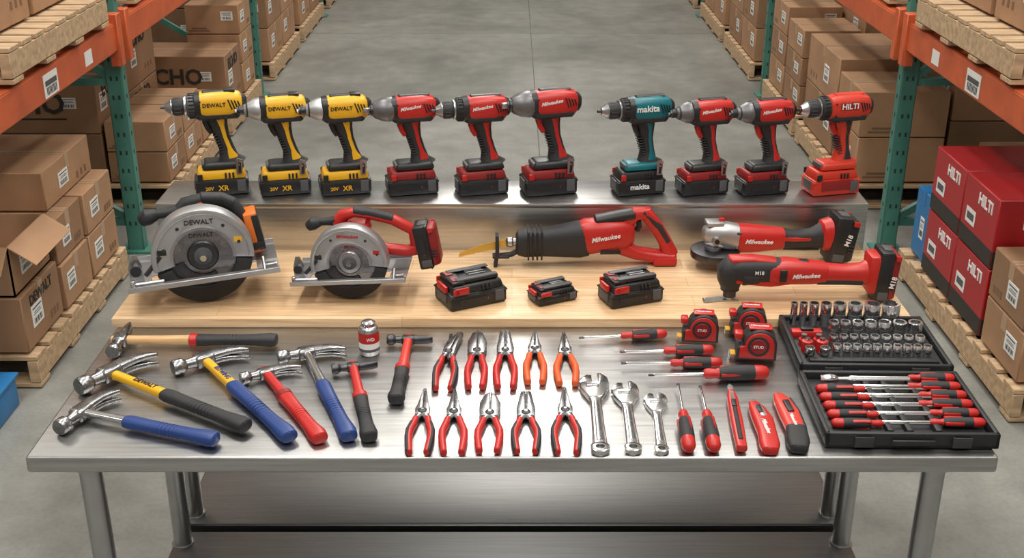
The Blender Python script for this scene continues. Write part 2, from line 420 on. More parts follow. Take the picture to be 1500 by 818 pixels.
# ------------------------------------------------------------ battery pack (local, x long)
def battery(b, L=.146, W=.08, H=.085, low='blk', top='red', brand='milw'):
    b.box(0, 0, H*.30, L, W, H*.60, low, bev=.007)
    b.box(0, 0, H*.74, L*.94, W*.92, H*.34, top, bev=.007, taper=.90)
    b.box(0, 0, H*.50, L*1.01, W*1.02, H*.07, low, bev=.002)
    for q in (-1, 1):
        b.box(L*.36, q*(W/2), H*.33, L*.16, .005, H*.42, 'gry', bev=.0015)
        b.box(-L*.40, q*(W/2), H*.72, L*.10, .006, H*.22, 'red' if low == 'blk' and top != 'yel' else 'blk', bev=.0015)
        for i in range(3): b.box(L*(.08+.07*i), q*(W*.455), H*.72, L*.035, .005, H*.20, 'blk', bev=.001, seg=1)
    b.box(-L/2, 0, H*.36, .006, W*.5, H*.35, 'gry', bev=.002)
    if brand == 'milw':
        b.box(-L*.10, -W/2-.0005, H*.30, L*.5, .002, H*.20, 'blk'); b.text('M18', L*.14, (-L*.25, -W/2-.001, H*.30), 'whi')
        b.text('REDLITHIUM', L*.28, (L*.02, -W/2-.001, H*.30), 'lred')
    elif brand == 'dew':
        b.text('20V', L*.16, (-L*.24, -W/2-.001, H*.28), 'yel'); b.text('XR', L*.2, (L*.02, -W/2-.001, H*.28), 'yel')
    elif brand == 'mak':
        b.text('makita', L*.4, (-L*.05, -W/2-.001, H*.34), 'whi')

def drill(X, Y, yaw, kind, body, brand, s=1., clip=True, name='cordless_drill', dx=.010):
    b = B()
    topc = {'dew': 'yel', 'milw': 'dred', 'mak': 'blk', 'hil': 'hil'}[brand]
    lowc = 'hil' if brand == 'hil' else 'blk'
    b.M = Matrix.Translation((.003, 0, 0))
    battery(b, .146, .084, .078, lowc, topc, brand if brand != 'hil' else 'none')
    b.M = Matrix.Identity(4)
    if brand == 'hil': b.box(.003, -.0425, .03, .10, .003, .03, 'dred', bev=.001)
    bodyf = body if brand == 'mak' or brand == 'hil' else 'blk'
    b.box(.010, 0, .083, .118, .070, .022, bodyf, bev=.008, taper=.86)
    b.box(-.038, 0, .083, .02, .05, .014, 'gry', bev=.003)
    grip = 'rub' if brand != 'hil' else 'hil'
    pts = [(.032, 0, .083), (.028, 0, .100), (.021+dx*.3, 0, .128), (.009+dx*.6, 0, .160), (.000+dx, 0, .190), (-.006+dx, 0, .224)]
    rr = [(.044, .030), (.027, .0215), (.0205, .0175), (.0205, .0175), (.0235, .0195), (.032, .025)]
    b.sweep(pts, rr, grip, e=2.5)
    sp = body if brand != 'hil' else 'rub'
    b.sweep([(p[0]+.007, 0, p[2]) for p in pts[1:]], [(.020, .0225), (.0085, .0187), (.0078, .0187), (.0095, .0206), (.020, .026)], sp, e=2.8)
    for i in range(7):
        z = .118+i*.008; b.box(.020-(z-.118)*.30-.011+dx*.3, 0, z, .014, .0372, .0028, 'blk', bev=.001, seg=1)
    b.M = Matrix.Translation((dx, 0, 0))
    b.sweep([(-.032, 0, .216), (-.036, 0, .203), (-.031, 0, .186), (-.022, 0, .172)], [(.010, .011), (.009, .011), (.008, .010), (.008, .009)], 'red' if brand in ('milw', 'hil') else 'blk')
    b.box(-.020, 0, .215, .05, .04, .014, 'blk', bev=.005)
    Z = .250
    B1 = [(.068, 0, Z), (.060, 0, Z), (.030, 0, Z), (-.030, 0, Z), (-.056, 0, Z)]
    b.sweep(B1, [(.024, .025), (.033, .032), (.0385, .0355), (.0375, .0355), (.034, .033)], body, e=2.8, n=24)
    b.sweep([(.060, 0, Z), (.074, 0, Z-.001)], [(.029, .028), (.024, .024)], 'blk', e=2.6)
    b.sweep([(.050, 0, Z-.026), (-.050, 0, Z-.026)], [(.0125, .0335), (.0125, .0335)], 'rub', e=3)
    b.sweep([(.048, 0, Z+.031), (-.035, 0, Z+.031)], [(.0100, .012), (.0100, .012)], 'blk' if brand != 'hil' else 'hil', e=3)
    for i in range(4):
        for q in (-1, 1): b.box(.034+i*.008, q*(.0350-.001*i), Z+.006, .0038, .003, .030-.004*i, 'blk', bev=.0008, seg=1, rot=('Y', -18))
    for q in ((-.045, .018), (-.045, -.016), (.022, -.030), (.0, -.034)): b.cyl((q[0], -.030, Z+q[1]), (q[0], -.0362, Z+q[1]), .0022, 'dst', 8)
    lx = -.008; F = .0358
    if brand == 'milw':
        b.text('Milwaukee', .060, (lx, -F, Z+.009), 'whi', shear=.35, tilt=8)
        b.sweep([(-.046, 0, Z), (-.062, 0, Z)], [(.0370, .0355), (.034, .033)], 'blk', e=2.6)
    elif brand == 'dew':
        b.text('DEWALT', .062, (lx, -F-.0004, Z+.007), 'blk')
        b.sweep([(-.046, 0, Z), (-.060, 0, Z)], [(.0375, .036), (.035, .034)], 'blk', e=2.6)
        b.box(.035, 0, Z+.038, .03, .03, .01, 'blk', bev=.003)
    elif brand == 'mak':
        b.text('makita', .068, (lx, -F-.0004, Z+.008), 'whi')
        b.sweep([(-.046, 0, Z), (-.060, 0, Z)], [(.037, .0355), (.035, .034)], 'blk', e=2.6)
    else:
        b.box(lx+.004, -F, Z+.010, .056, .002, .020, 'dred'); b.text('HILTI', .050, (lx+.004, -F-.001, Z+.010), 'whi')
    b.M = Matrix.Translation((dx-.056, 0, 0)) @ Matrix.Diagonal((.84, 1, 1, 1)) @ Matrix.Translation((.056, 0, 0))
    o = (-.056, 0, Z); d = (-1, 0, 0)
    if kind == 'drill':
        col = 'rub' if brand != 'dew' else 'gry'
        b.lathe(o, d, [(0, .031), (.004, .0335), (.026, .0325), (.030, .029)], col, 28)
        for i in range(20):
            a = 2*pi*i/20; b.box(-.071, .0332*cos(a), Z+.0332*sin(a), .018, .003, .003, 'blk')
        b.lathe((-.086, 0, Z), d, [(0, .027), (.003, .0285), (.008, .0285), (.010, .025)], 'stl', 24)
        b.lathe((-.096, 0, Z), d, [(0, .023), (.006, .0245), (.030, .0235), (.036, .021)], 'rub', 24)
        for i in range(14):
            a = 2*pi*i/14; b.box(-.114, .0238*cos(a), Z+.0238*sin(a), .022, .002, .002, 'gry')
        b.lathe((-.132, 0, Z), d, [(0, .021), (.003, .0215), (.012, .0155), (.022, .0105), (.023, .004)], 'stl', 24)
        b.lathe((-.154, 0, Z), d, [(0, .0045), (.014, .0045), (.015, .003)], 'dst', 8)
    elif kind == 'impact':
        b.lathe(o, d, [(0, .032), (.008, .033), (.024, .031), (.046, .0215), (.058, .0165), (.061, .014)], 'alu' if brand == 'dew' else 'nose', 28)
        b.lathe((-.116, 0, Z), d, [(0, .0125), (.004, .0135), (.016, .0135), (.018, .0115), (.024, .0105), (.025, .005)], 'dst', 20)
        b.lathe((-.140, 0, Z), d, [(0, .005), (.006, .005)], 'stl', 6)
        b.lathe((-.100, 0, Z), d, [(0, .0210), (.006, .0206), (.010, .0180)], 'rub', 28)
    else:
        b.lathe(o, d, [(0, .035), (.010, .0365), (.036, .033), (.060, .024), (.066, .020)], 'nose', 28)
        b.lathe((-.120, 0, Z), d, [(0, .0165), (.010, .0155), (.012, .012), (.016, .011)], 'dst', 20)
        b.box(-.144, 0, Z, .022, .015, .015, 'stl', bev=.002)
    b.M = Matrix.Identity(4)
    if clip:
        b.prism([(.045, .060), (.060, .060), (.064, .100), (.050, .106), (.044, .100)], -.046, -.0435, 'stl')
        b.prism([(.050, .064), (.057, .064), (.059, .092), (.052, .096)], -.0475, -.046, 'blk')
        b.cyl((.053, -.035, .088), (.053, -.049, .088), .003, 'stl')
    return b.finish(name, (X, Y, RIS+.001), rz=yaw, sc=s)

RY = 3.302
drill(-.845, RY, 14, 'drill', 'yel', 'dew', 1.03)
drill(-.662, RY, 14, 'impact', 'yel', 'dew', .99, name='impact_driver')
drill(-.488, RY, 14, 'impact', 'yel', 'dew', .99, name='impact_driver')
drill(-.294, RY, 14, 'wrench', 'red', 'milw', .99, clip=False, name='impact_driver')
drill(-.092, RY, 14, 'drill', 'red', 'milw', .99, clip=False)
drill(.102, RY, 14, 'wrench', 'red', 'milw', 1.05, name='impact_wrench')
drill(.362, RY, 14, 'drill', 'tea', 'mak', .98, dx=.022)
drill(.548, RY, 14, 'impact', 'red', 'milw', .95, name='impact_driver', dx=.014)
drill(.722, RY, 14, 'impact', 'red', 'milw', .95, name='impact_driver')
drill(.922, RY, 14, 'drill', 'hil', 'hil', 1.0, clip=False, dx=.024)

# ------------------------------------------------------------ circular saws
def circ_saw(X, Y, yaw, s, body, brand, acc, bx=0., hz=1.):
    b = B(); cz = .128; R = .126; ri = .074 if brand == 'dew' else .066
    teeth = []
    for i in range(72):
        a = 2*pi*i/72; teeth.append((.112*cos(a), cz+.112*sin(a))); teeth.append((.106*cos(a+.05), cz+.106*sin(a+.05)))
    b.prism(teeth, -.033, -.031, 'tst')
    g = arc(0, cz, R, -6, 196, 36)+arc(0, cz, ri, 196, -6, 30)
    b.prism(g, -.047, -.004, 'alu', bev=.004)
    rim = arc(0, cz, R+.002, -4, 194, 36)+arc(0, cz, R-.012, 194, -4, 30)
    b.prism(rim, -.052, .0, 'alu', bev=.003)
    b.prism(arc(0, cz, ri+.006, -4, 194, 30)+arc(0, cz, ri, 194, -4, 30), -.050, -.046, 'stl')
    lg = arc(0, cz, R-.002, 200, 352, 30)+arc(0, cz, .084, 352, 200, 24)
    b.prism(lg, -.050, -.006, 'rub', bev=.004)
    b.prism(arc(0, cz, .090, 196, 300, 24)+arc(0, cz, .052, 300, 196, 20), -.039, -.036, 'dst')
    b.lathe((0, 0, cz), (0, -1, 0), [(.0, .040), (.036, .040), (.040, .036), (.041, .024)], 'dst' if brand == 'dew' else 'stl', 32)
    b.lathe((0, -.040, cz), (0, -1, 0), [(0, .024), (.006, .022), (.008, .013), (.014, .012), (.015, .006)], 'gry', 24)
    b.lathe((0, -.054, cz), (0, -1, 0), [(0, .009), (.006, .009)], 'chr', 6)
    b.text('DEWALT' if brand == 'dew' else 'Milwaukee', .072, (-.002, -.0485, cz+.095), 'print' if brand == 'dew' else 'red', shear=.0 if brand == 'dew' else .3)
    b.text('DEWALT' if brand == 'dew' else 'M18', .060 if brand == 'dew' else .03, (0, -.0335, cz+.054), 'print' if brand == 'dew' else 'red')
    for a in (20, 55, 125, 165): b.lathe((.098*cos(radians(a)), -.046, cz+.098*sin(radians(a))), (0, -1, 0), [(0, .005), (.003, .0045)], 'dst', 10)
    b.box(-.100, -.0475, cz+.02, .022, .001, .014, 'blk'); b.box(.090, -.0475, cz+.04, .02, .001, .014, 'red' if brand != 'dew' else 'yel')
    M0 = b.M; b.M = Matrix.Translation((0, 0, .078)) @ Matrix.Rotation(radians(-3), 4, 'Y')
    b.box(0, -.078, 0, .375, .040, .004, 'alu', bev=.001, seg=1)
    b.box(0, .055, 0, .375, .120, .004, 'alu', bev=.001, seg=1)
    for q in (-1, 1): b.box(q*.160, 0, 0, .055, .196, .004, 'alu', bev=.001, seg=1)
    b.box(0, -.099, .006, .375, .004, .014, 'alu', bev=.001, seg=1); b.box(0, .114, .006, .375, .004, .014, 'alu', bev=.001, seg=1)
    b.prism([(-.185, .0), (-.150, .0), (-.150, .045), (-.160, .075), (-.175, .075), (-.185, .04)], -.035, -.031, 'stl')
    b.cyl((-.165, -.055, .040), (-.165, -.010, .040), .009, 'stl'); b.cyl((-.165, -.062, .040), (-.165, -.055, .040), .014, 'rub')
    b.cyl((-.168, -.08, .012), (-.100, -.08, .012), .006, 'stl')
    b.cyl((.150, -.09, .008), (.150, -.055, .03), .004, 'stl'); b.box(.168, -.07, .012, .03, .02, .012, 'stl', bev=.003)
    b.box(-.175, -.09, .014, .012, .012, .03, 'chr', bev=.003)
    b.M = M0
    b.sweep([(-.105, -.045, cz+.01), (-.13, -.045, cz-.02), (-.145, -.05, cz-.035)], [(.006, .004)]*3, 'rub')
    b.lathe((.01, 0, cz+.02), (0, 1, 0), [(0, .052), (.02, .056), (.05, .050), (.105, .048), (.118, .040), (.120, .02)], 'blk' if brand == 'dew' else body, 28)
    def H(*p): return [(q[0], q[1], cz+(q[2]-cz)*hz) for q in p]
    b.box(.01, .055, cz+.075*hz, .10, .07, .07, 'blk' if brand == 'dew' else body, bev=.015)
    y = .045
    b.sweep(H((-.145, y, .222), (-.128, y, .232), (-.105, y, .238)), [(.016, .018), (.021, .023), (.014, .016)], 'rub')
    b.sweep(H((-.110, y, .238), (-.080, y, .240), (-.040, y, .245)), [(.012, .014), (.012, .016), (.018, .020)], 'rub')
    top = H((-.050, y, .232), (-.030, y, .262), (.010, y, .274), (.060, y, .268), (.105+bx*.5, y, .250), (.138+bx, y, .215), (.150+bx, y, .170))
    b.sweep(top, [(.022, .020), (.020, .020), (.016, .018), (.017, .018), (.018, .018), (.018, .018), (.022, .022)], 'rub' if brand == 'dew' else body)
    b.sweep([(p[0], y, p[2]+.005) for p in top[2:5]], [(.014, .0186)]*3, 'rub', e=2.8)
    if brand == 'dew': b.sweep([(top[1][0], y, top[1][2]-.004), (top[2][0], y, top[2][2]-.006)], [(.008, .0205)]*2, acc, e=2.8)
    b.sweep(H((-.03, y, .235), (-.02, y, .20), (.01, y, .17)), [(.026, .026), (.034, .030), (.034, .034)], 'rub' if brand == 'dew' else body)
    b.sweep(H((.02, y, .165), (.07, y, .150), (.12+bx, y, .140), (.152+bx, y, .150)), [(.026, .026), (.018, .022), (.018, .022), (.022, .026)], 'rub' if brand == 'dew' else body)
    b.sweep(H((.055, y, .25), (.052, y, .235), (.058, y, .222)), [(.008, .008)]*3, 'red' if brand != 'dew' else 'blk')
    b.M = M0 @ Matrix.Translation((.182+bx, y, cz+(.165-cz)*hz)) @ Matrix.Rotation(radians(80), 4, 'Y')
    if brand == 'dew':
        b.M = b.M @ Matrix.Translation((0, 0, -.012))
        b.box(0, 0, 0, .110, .070, .036, 'org', bev=.006); b.box(0, 0, .010, .100, .074, .018, 'blk', bev=.004)
        b.box(.035, -.036, 0, .02, .006, .03, 'blk', bev=.002)
    else:
        b.M = b.M @ Matrix.Translation((0, 0, -.03)); battery(b, .150, .085, .080, 'blk', 'dred', 'milw')
    b.M = M0
    return b.finish('circular_saw', (X, Y, WOODZ+.001), rz=yaw, sc=s)
circ_saw(-.800, 2.87, 15, 1.0, 'blk', 'dew', 'org', bx=-.035, hz=.84)
circ_saw(-.418, 2.88, -2, .79, 'red', 'milw', 'rub', bx=.062)

# ------------------------------------------------------------ reciprocating saw
b = B()
tth = []
for i in range(22):
    t = i/22; x = -.325+.14*t; z = .030+.032*t; tth += [(x, z), (x+.003, z-.004)]
b.prism(tth+[(-.185, .062), (-.180, .084), (-.250, .068), (-.320, .042)], -.0012, .0012, 'blade')
b.prism([(-.222, .0), (-.212, .0), (-.205, .04), (-.206, .098), (-.216, .098), (-.216, .04)], -.018, .018, 'rub', bev=.002)
b.box(-.20, 0, .03, .05, .034, .008, 'rub', bev=.003)
b.sweep([(-.20, 0, .030), (-.17, 0, .034), (-.14, 0, .05)], [(.007, .012)]*3, 'rub')
b.lathe((-.185, 0, .072), (1, 0, .06), [(0, .010), (.006, .015), (.018, .015), (.022, .011), (.036, .011), (.040, .018), (.05, .018)], 'stl')
pts = [(-.150, 0, .070), (-.130, 0, .070), (-.08, 0, .072), (-.02, 0, .076), (.03, 0, .080), (.055, 0, .082)]
b.sweep(pts, [(.036, .028), (.042, .032), (.041, .034), (.048, .039), (.054, .043), (.050, .040)], 'rub', e=3, n=24)
for i in range(4): b.box(-.12+i*.013, 0, .071, .005, .071, .088, 'blk', bev=.002)
b.sweep([(.035, 0, .085), (.05, 0, .088), (.11, 0, .094), (.16, 0, .098), (.185, 0, .098)], [(.046, .036), (.052, .043), (.050, .043), (.046, .038), (.036, .03)], 'red', e=3, n=24)
b.text('Milwaukee', .085, (.105, -.0437, .098), 'whi', shear=.35, tilt=10)
b.sweep([(.08, 0, .138), (.14, 0, .150), (.19, 0, .158)], [(.016, .025)]*3, 'blk')
b.sweep([(.165, 0, .13), (.195, 0, .158), (.225, 0, .158), (.255, 0, .120), (.285, 0, .070), (.300, 0, .030)], [(.022, .022), (.020, .022), (.022, .021), (.020, .019), (.020, .020), (.026, .026)], 'red', e=2.8)
b.sweep([(.215, 0, .166), (.262, 0, .120), (.292, 0, .072)], [(.010, .0215), (.013, .020), (.010, .021)], 'rub', e=2.8)
b.sweep([(.15, 0, .060), (.20, 0, .034), (.26, 0, .024), (.312, 0, .020)], [(.026, .030), (.018, .026), (.018, .028), (.020, .030)], 'red', e=3)
b.sweep([(.205, 0, .135), (.207, 0, .118), (.200, 0, .105)], [(.008, .008)]*3, 'blk')
b.box(.285, 0, .014, .07, .064, .026, 'red', bev=.006)
b.box(.12, -.040, .052, .06, .004, .012, 'blk', bev=.001)
b.finish('reciprocating_saw', (.157, 3.085, WOODZ+.001), rz=2, sc=.94)

# ------------------------------------------------------------ loose batteries
def loose(X, Y, yaw, L, W, H):
    b = B(); battery(b, L, W, H, 'blk', 'blk', 'milw')
    b.box(0, 0, H*.93, L*.78, W*.62, H*.14, 'blk', bev=.003)
    for q in (-1, 1):
        b.box(L*.02, q*W*.33, H*1.02, L*.72, .008, H*.12, 'blk', bev=.002); b.box(L*.02, q*W*.27, H*1.08, L*.72, .016, .003, 'gry', bev=.001)
    for i in range(4): b.box(L*.1, (-1.5+i)*W*.13, H*1.03, L*.3, .003, H*.08, 'alu')
    b.box(-L*.32, 0, H*.98, L*.22, W*.8, H*.14, 'blk', bev=.004); b.box(-L*.34, -W*.2, H*1.06, L*.12, W*.22, .003, 'dred'); b.box(-L*.34, W*.2, H*1.06, L*.12, W*.22, .003, 'dred')
    b.box(-L/2, 0, H*.72, .008, W*.5, H*.26, 'red', bev=.002)
    b.box(-L*.3, -W/2, H*.74, L*.24, .006, H*.26, 'red', bev=.002)
    b.finish('power_tool_battery', (X, Y, WOODZ+.001), rz=yaw)
loose(-.108, 2.846, 27, .160, .108, .070)
loose(.105, 2.850, 27, .115, .070, .042)
loose(.308, 2.846, 22, .150, .088, .068)

# ------------------------------------------------------------ angle grinder
b = B()
Z = .078
b.lathe((-.185, -.01, .028), (0.12, 0, 1), [(0, .060), (.004, .064), (.006, .062)], 'gry', 32)
b.prism(arc(-.180, -.01, .070, 100, 400, 30), .030, .052, 'dst', bev=.003, plane='xy')
b.lathe((-.185, -.01, .014), (0, 0, 1), [(0, .012), (.014, .014), (.05, .03)], 'stl')
b.sweep([(-.210, 0, Z+.012), (-.190, 0, Z+.014), (-.150, 0, Z+.010), (-.115, 0, Z+.004)], [(.026, .024), (.036, .032), (.040, .036), (.038, .036)], 'alu', e=2.6, n=24)
b.box(-.185, 0, Z+.050, .05, .045, .012, 'alu', bev=.004); b.cyl((-.165, 0, Z+.04), (-.165, 0, Z+.062), .008, 'red')
b.cyl((-.185, -.025, Z+.008), (-.185, -.046, Z+.008), .012, 'stl'); b.cyl((-.185, -.045, Z+.008), (-.185, -.047, Z+.008), .007, 'blk')
for q in (-1, 1):
    for z in (-.02, .026): b.cyl((-.126, q*.030, Z+z), (-.112, q*.030, Z+z), .005, 'dst')
b.sweep([(-.118, 0, Z+.002), (-.08, 0, Z), (-.02, 0, Z-.002), (.015, 0, Z-.002)], [(.041, .038), (.040, .037), (.034, .032), (.030, .028)], 'red', e=2.8, n=24)
b.text('Milwaukee', .080, (-.062, -.0378, Z+.002), 'whi', shear=.35, tilt=-2)
b.sweep([(.005, 0, Z-.002), (.05, 0, Z-.006), (.10, 0, Z-.004), (.14, 0, Z+.004)], [(.030, .029), (.025, .024), (.028, .026), (.040, .034)], 'rub', e=2.6, n=20)
b.sweep([(.0, 0, Z+.004), (.05, 0, Z), (.09, 0, Z)], [(.012, .0295), (.009, .0262), (.007, .027)], 'red', e=3)
b.sweep([(.02, 0, Z-.030), (.08, 0, Z-.034), (.12, 0, Z-.034)], [(.007, .012)]*3, 'blk')
b.sweep([(.13, 0, Z+.004), (.155, 0, Z+.006)], [(.042, .036), (.048, .038)], 'red', e=3.5)
b.M = Matrix.Translation((.150, 0, Z+.0)) @ Matrix.Rotation(radians(98), 4, 'Y')
battery(b, .140, .082, .080, 'blk', 'blk', 'none')
b.M = Matrix.Translation((.195, -.0420, Z+.0)); b.text('M18', .034, (0, 0, .0), 'whi', tilt=70)
b.M = Matrix.Identity(4)
b.finish('angle_grinder', (.735, 3.09, WOODZ+.004), rz=4, sc=.97)

# ------------------------------------------------------------ oscillating multi tool
b = B(); Z = .072
b.prism([(-.255, -.024), (-.250, .004), (-.215, .012), (-.170, .012), (-.160, -.012), (-.215, -.016)], .0, .003, 'stl', plane='xy')
for i in range(8): b.box(-.256, -.021+i*.0032, .0015, .005, .0015, .003, 'stl')
b.cyl((-.185, 0, .0), (-.185, 0, .012), .012, 'stl'); b.cyl((-.185, 0, .01), (-.185, 0, .035), .018, 'dst'); b.cyl((-.185, 0, .03), (-.185, 0, .05), .026, 'rub')
b.sweep([(-.185, 0, .04), (-.187, 0, .060), (-.187, 0, .09), (-.180, 0, .112)], [(.026, .028), (.034, .033), (.036, .034), (.024, .026)], 'rub', e=2.6, n=24)
b.sweep([(-.200, 0, Z+.016), (-.16, 0, Z+.016), (-.10, 0, Z+.014), (-.05, 0, Z+.012)], [(.026, .030), (.034, .037), (.035, .036), (.034, .034)], 'rub', e=2.8, n=24)
b.sweep([(-.19, 0, Z+.045), (-.13, 0, Z+.046), (-.07, 0, Z+.038)], [(.012, .022)]*3, 'red', e=2.8)
b.sweep([(-.155, 0, Z+.0), (-.115, 0, Z+.0)], [(.024, .038), (.020, .0375)], 'rub', e=3)
b.sweep([(-.175, 0, Z-.008), (-.08, 0, Z-.016), (-.03, 0, Z-.012)], [(.010, .033), (.012, .033), (.010, .031)], 'red', e=3)
b.sweep([(-.085, 0, Z+.012), (-.04, 0, Z+.012), (.03, 0, Z+.008), (.07, 0, Z+.006)], [(.030, .0365), (.036, .0372), (.032, .034), (.028, .030)], 'red', e=2.8, n=24)
b.sweep([(.06, 0, Z+.006), (.12, 0, Z+.002), (.17, 0, Z+.002), (.19, 0, Z+.004)], [(.027, .028), (.025, .026), (.030, .028), (.036, .032)], 'red', e=2.6, n=20)
b.sweep([(.05, 0, Z-.012), (.12, 0, Z-.014), (.17, 0, Z-.014)], [(.013, .027), (.012, .0265), (.014, .028)], 'rub', e=2.8)
b.sweep([(-.02, 0, Z+.036), (.02, 0, Z+.036)], [(.008, .014)]*2, 'blk')
b.box(-.05, -.036, Z+.01, .02, .006, .035, 'blk', bev=.002)
b.text('Milwaukee', .075, (.012, -.0374, Z+.010), 'whi', shear=.35, tilt=3)
b.text('M18', .024, (-.115, -.0375, Z+.020), 'whi')
b.box(.205, 0, Z+.008, .046, .074, .112, 'red', bev=.012)
b.M = Matrix.Translation((.205, 0, Z+.004)) @ Matrix.Rotation(radians(94), 4, 'Y')
battery(b, .146, .080, .066, 'blk', 'dred', 'none')
b.M = Matrix.Translation((.248, -.0405, Z-.01)); b.text('M18', .034, (0, 0, .0), 'whi', tilt=78)
b.M = Matrix.Identity(4)
b.finish('oscillating_multi_tool', (.742, 2.85, WOODZ+.001), rz=1, sc=.95)

# ------------------------------------------------------------ hammers
def hammer(hx, hy, ex, ey, hl, shaft, grip, q=.42, claw=True, head='tst', accent=None, txt=None, tcol='print', gw=.0175):
    b = B(); L = math.hypot(ex-hx, ey-hy); ang = math.degrees(math.atan2(ey-hy, ex-hx)); k = hl/.17
    b.box(0, 0, 0, .034*k, .044*k, .028*k, head, bev=.007*k, seg=3)
    b.lathe((0, -.015*k, 0), (0, -1, 0), [(0, .0145*k), (.012*k, .0120*k), (.026*k, .0110*k), (.032*k, .0155*k), (.036*k, .0178*k), (.052*k, .0178*k), (.056*k, .0155*k)], head, 24)
    if claw:
        for q2 in (-1, 1):
            b.sweep([(-.001*k, .010*k, q2*.0060*k), (.000, .034*k, q2*.0065*k), (.006*k, .058*k, q2*.0075*k), (.018*k, .078*k, q2*.0085*k), (.032*k, .090*k, q2*.0095*k)],
                    [(.016*k, .0082*k), (.0150*k, .0075*k), (.012*k, .0068*k), (.008*k, .006*k), (.0025*k, .0045*k)], head, bn=(0, 0, 1), e=3.4)
    else:
        b.sweep([(0, .010*k, 0), (0, .030*k, 0), (0, .060*k, 0), (0, .078*k, 0)], [(.0150*k, .014*k), (.013*k, .013*k), (.010*k, .013*k), (.004*k, .012*k)], head, bn=(0, 0, 1), e=3)
    w = .0105
    b.sweep([(-.022*k, 0, 0), (0, 0, 0), (L*q*.5, 0, 0), (L*q, 0, 0), (L*q+.02, 0, 0)], [(w*.9, .0095), (w, .010), (w*1.0, .010), (w*1.15, .011), (w*1.15, .011)], shaft, bn=(0, 0, 1), e=2.8)
    P_ = [0, .06, .25, .5, .75, .93, 1]; wd = [.80, .92, .86, .78, .88, 1.08, .95]
    b.sweep([(L*q+(L-L*q)*t, 0, 0) for t in P_], [(gw*v, .0142*v) for v in wd], grip, bn=(0, 0, 1), e=2.5, n=20)
    for i in range(12):
        x = L*q+(L-L*q)*(.30+.5*i/12); b.sweep([(x, 0, 0), (x+.004, 0, 0)], [(gw*.85, .0142*.85)]*2, grip, bn=(0, 0, 1), rnd=False, n=16)
    if accent: b.sweep([(L*q-.004, 0, 0), (L*q+.012, 0, 0)], [(gw*.95, .0148)]*2, accent, bn=(0, 0, 1))
    if txt: b.text(txt, .070, (L*q*.68, 0, .0112), tcol, face='+z')
    return b.finish('hammer' if not claw else 'claw_hammer', (hx, hy, TOP+max(.0162, .0185*k)), rz=ang)
hammer(-.953, 2.62, -.575, 2.62, .17, 'hwood', 'rub', .46, claw=False, accent='red', gw=.019)
hammer(-.925, 2.440, -.562, 2.198, .205, 'yel', 'rub', .42, txt='DEWALT', gw=.0195)
hammer(-.932, 2.262, -.615, 2.148, .175, 'chr', 'blu', .34, gw=.0185)
hammer(-.725, 2.512, -.463, 2.158, .185, 'yel', 'blu', .36, txt='ESTWING', tcol='blu', gw=.0195)
hammer(-.568, 2.450, -.400, 2.158, .145, 'red', 'red', .36, accent='dred', gw=.0185)
hammer(-.490, 2.550, -.340, 2.164, .165, 'chr', 'blu', .40, gw=.019)
hammer(-.370, 2.480, -.298, 2.164, .12, 'red', 'rub', .45, claw=False, head='dst', accent='red', gw=.018)
hammer(-.253, 2.625, -.257, 2.325, .125, 'lred', 'rub', .50, claw=False, head='dst', accent='red', gw=.0185)

# ------------------------------------------------------------ can
b = B()
b.lathe((0, 0, 0), (0, 0, 1), [(0, .023), (.002, .0245), (.066, .0245), (.071, .021), (.074, .0165)], 'stl', 28)
b.lathe((0, 0, .012), (0, 0, 1), [(0, .0248), (.045, .0248)], 'whi', 28, cap=False)
b.lathe((0, 0, .034), (0, 0, 1), [(0, .0251), (.026, .0251)], 'red', 28, cap=False)
b.lathe((0, 0, .012), (0, 0, 1), [(0, .0251), (.007, .0251)], 'gry', 28, cap=False)
b.lathe((0, 0, .074), (0, 0, 1), [(0, .017), (.008, .017), (.011, .013)], 'chr', 24)
b.text('WD', .02, (0, -.0255, .046), 'whi')
b.finish('aerosol_can', (-.344, 2.585, TOP+.001), rz=15)

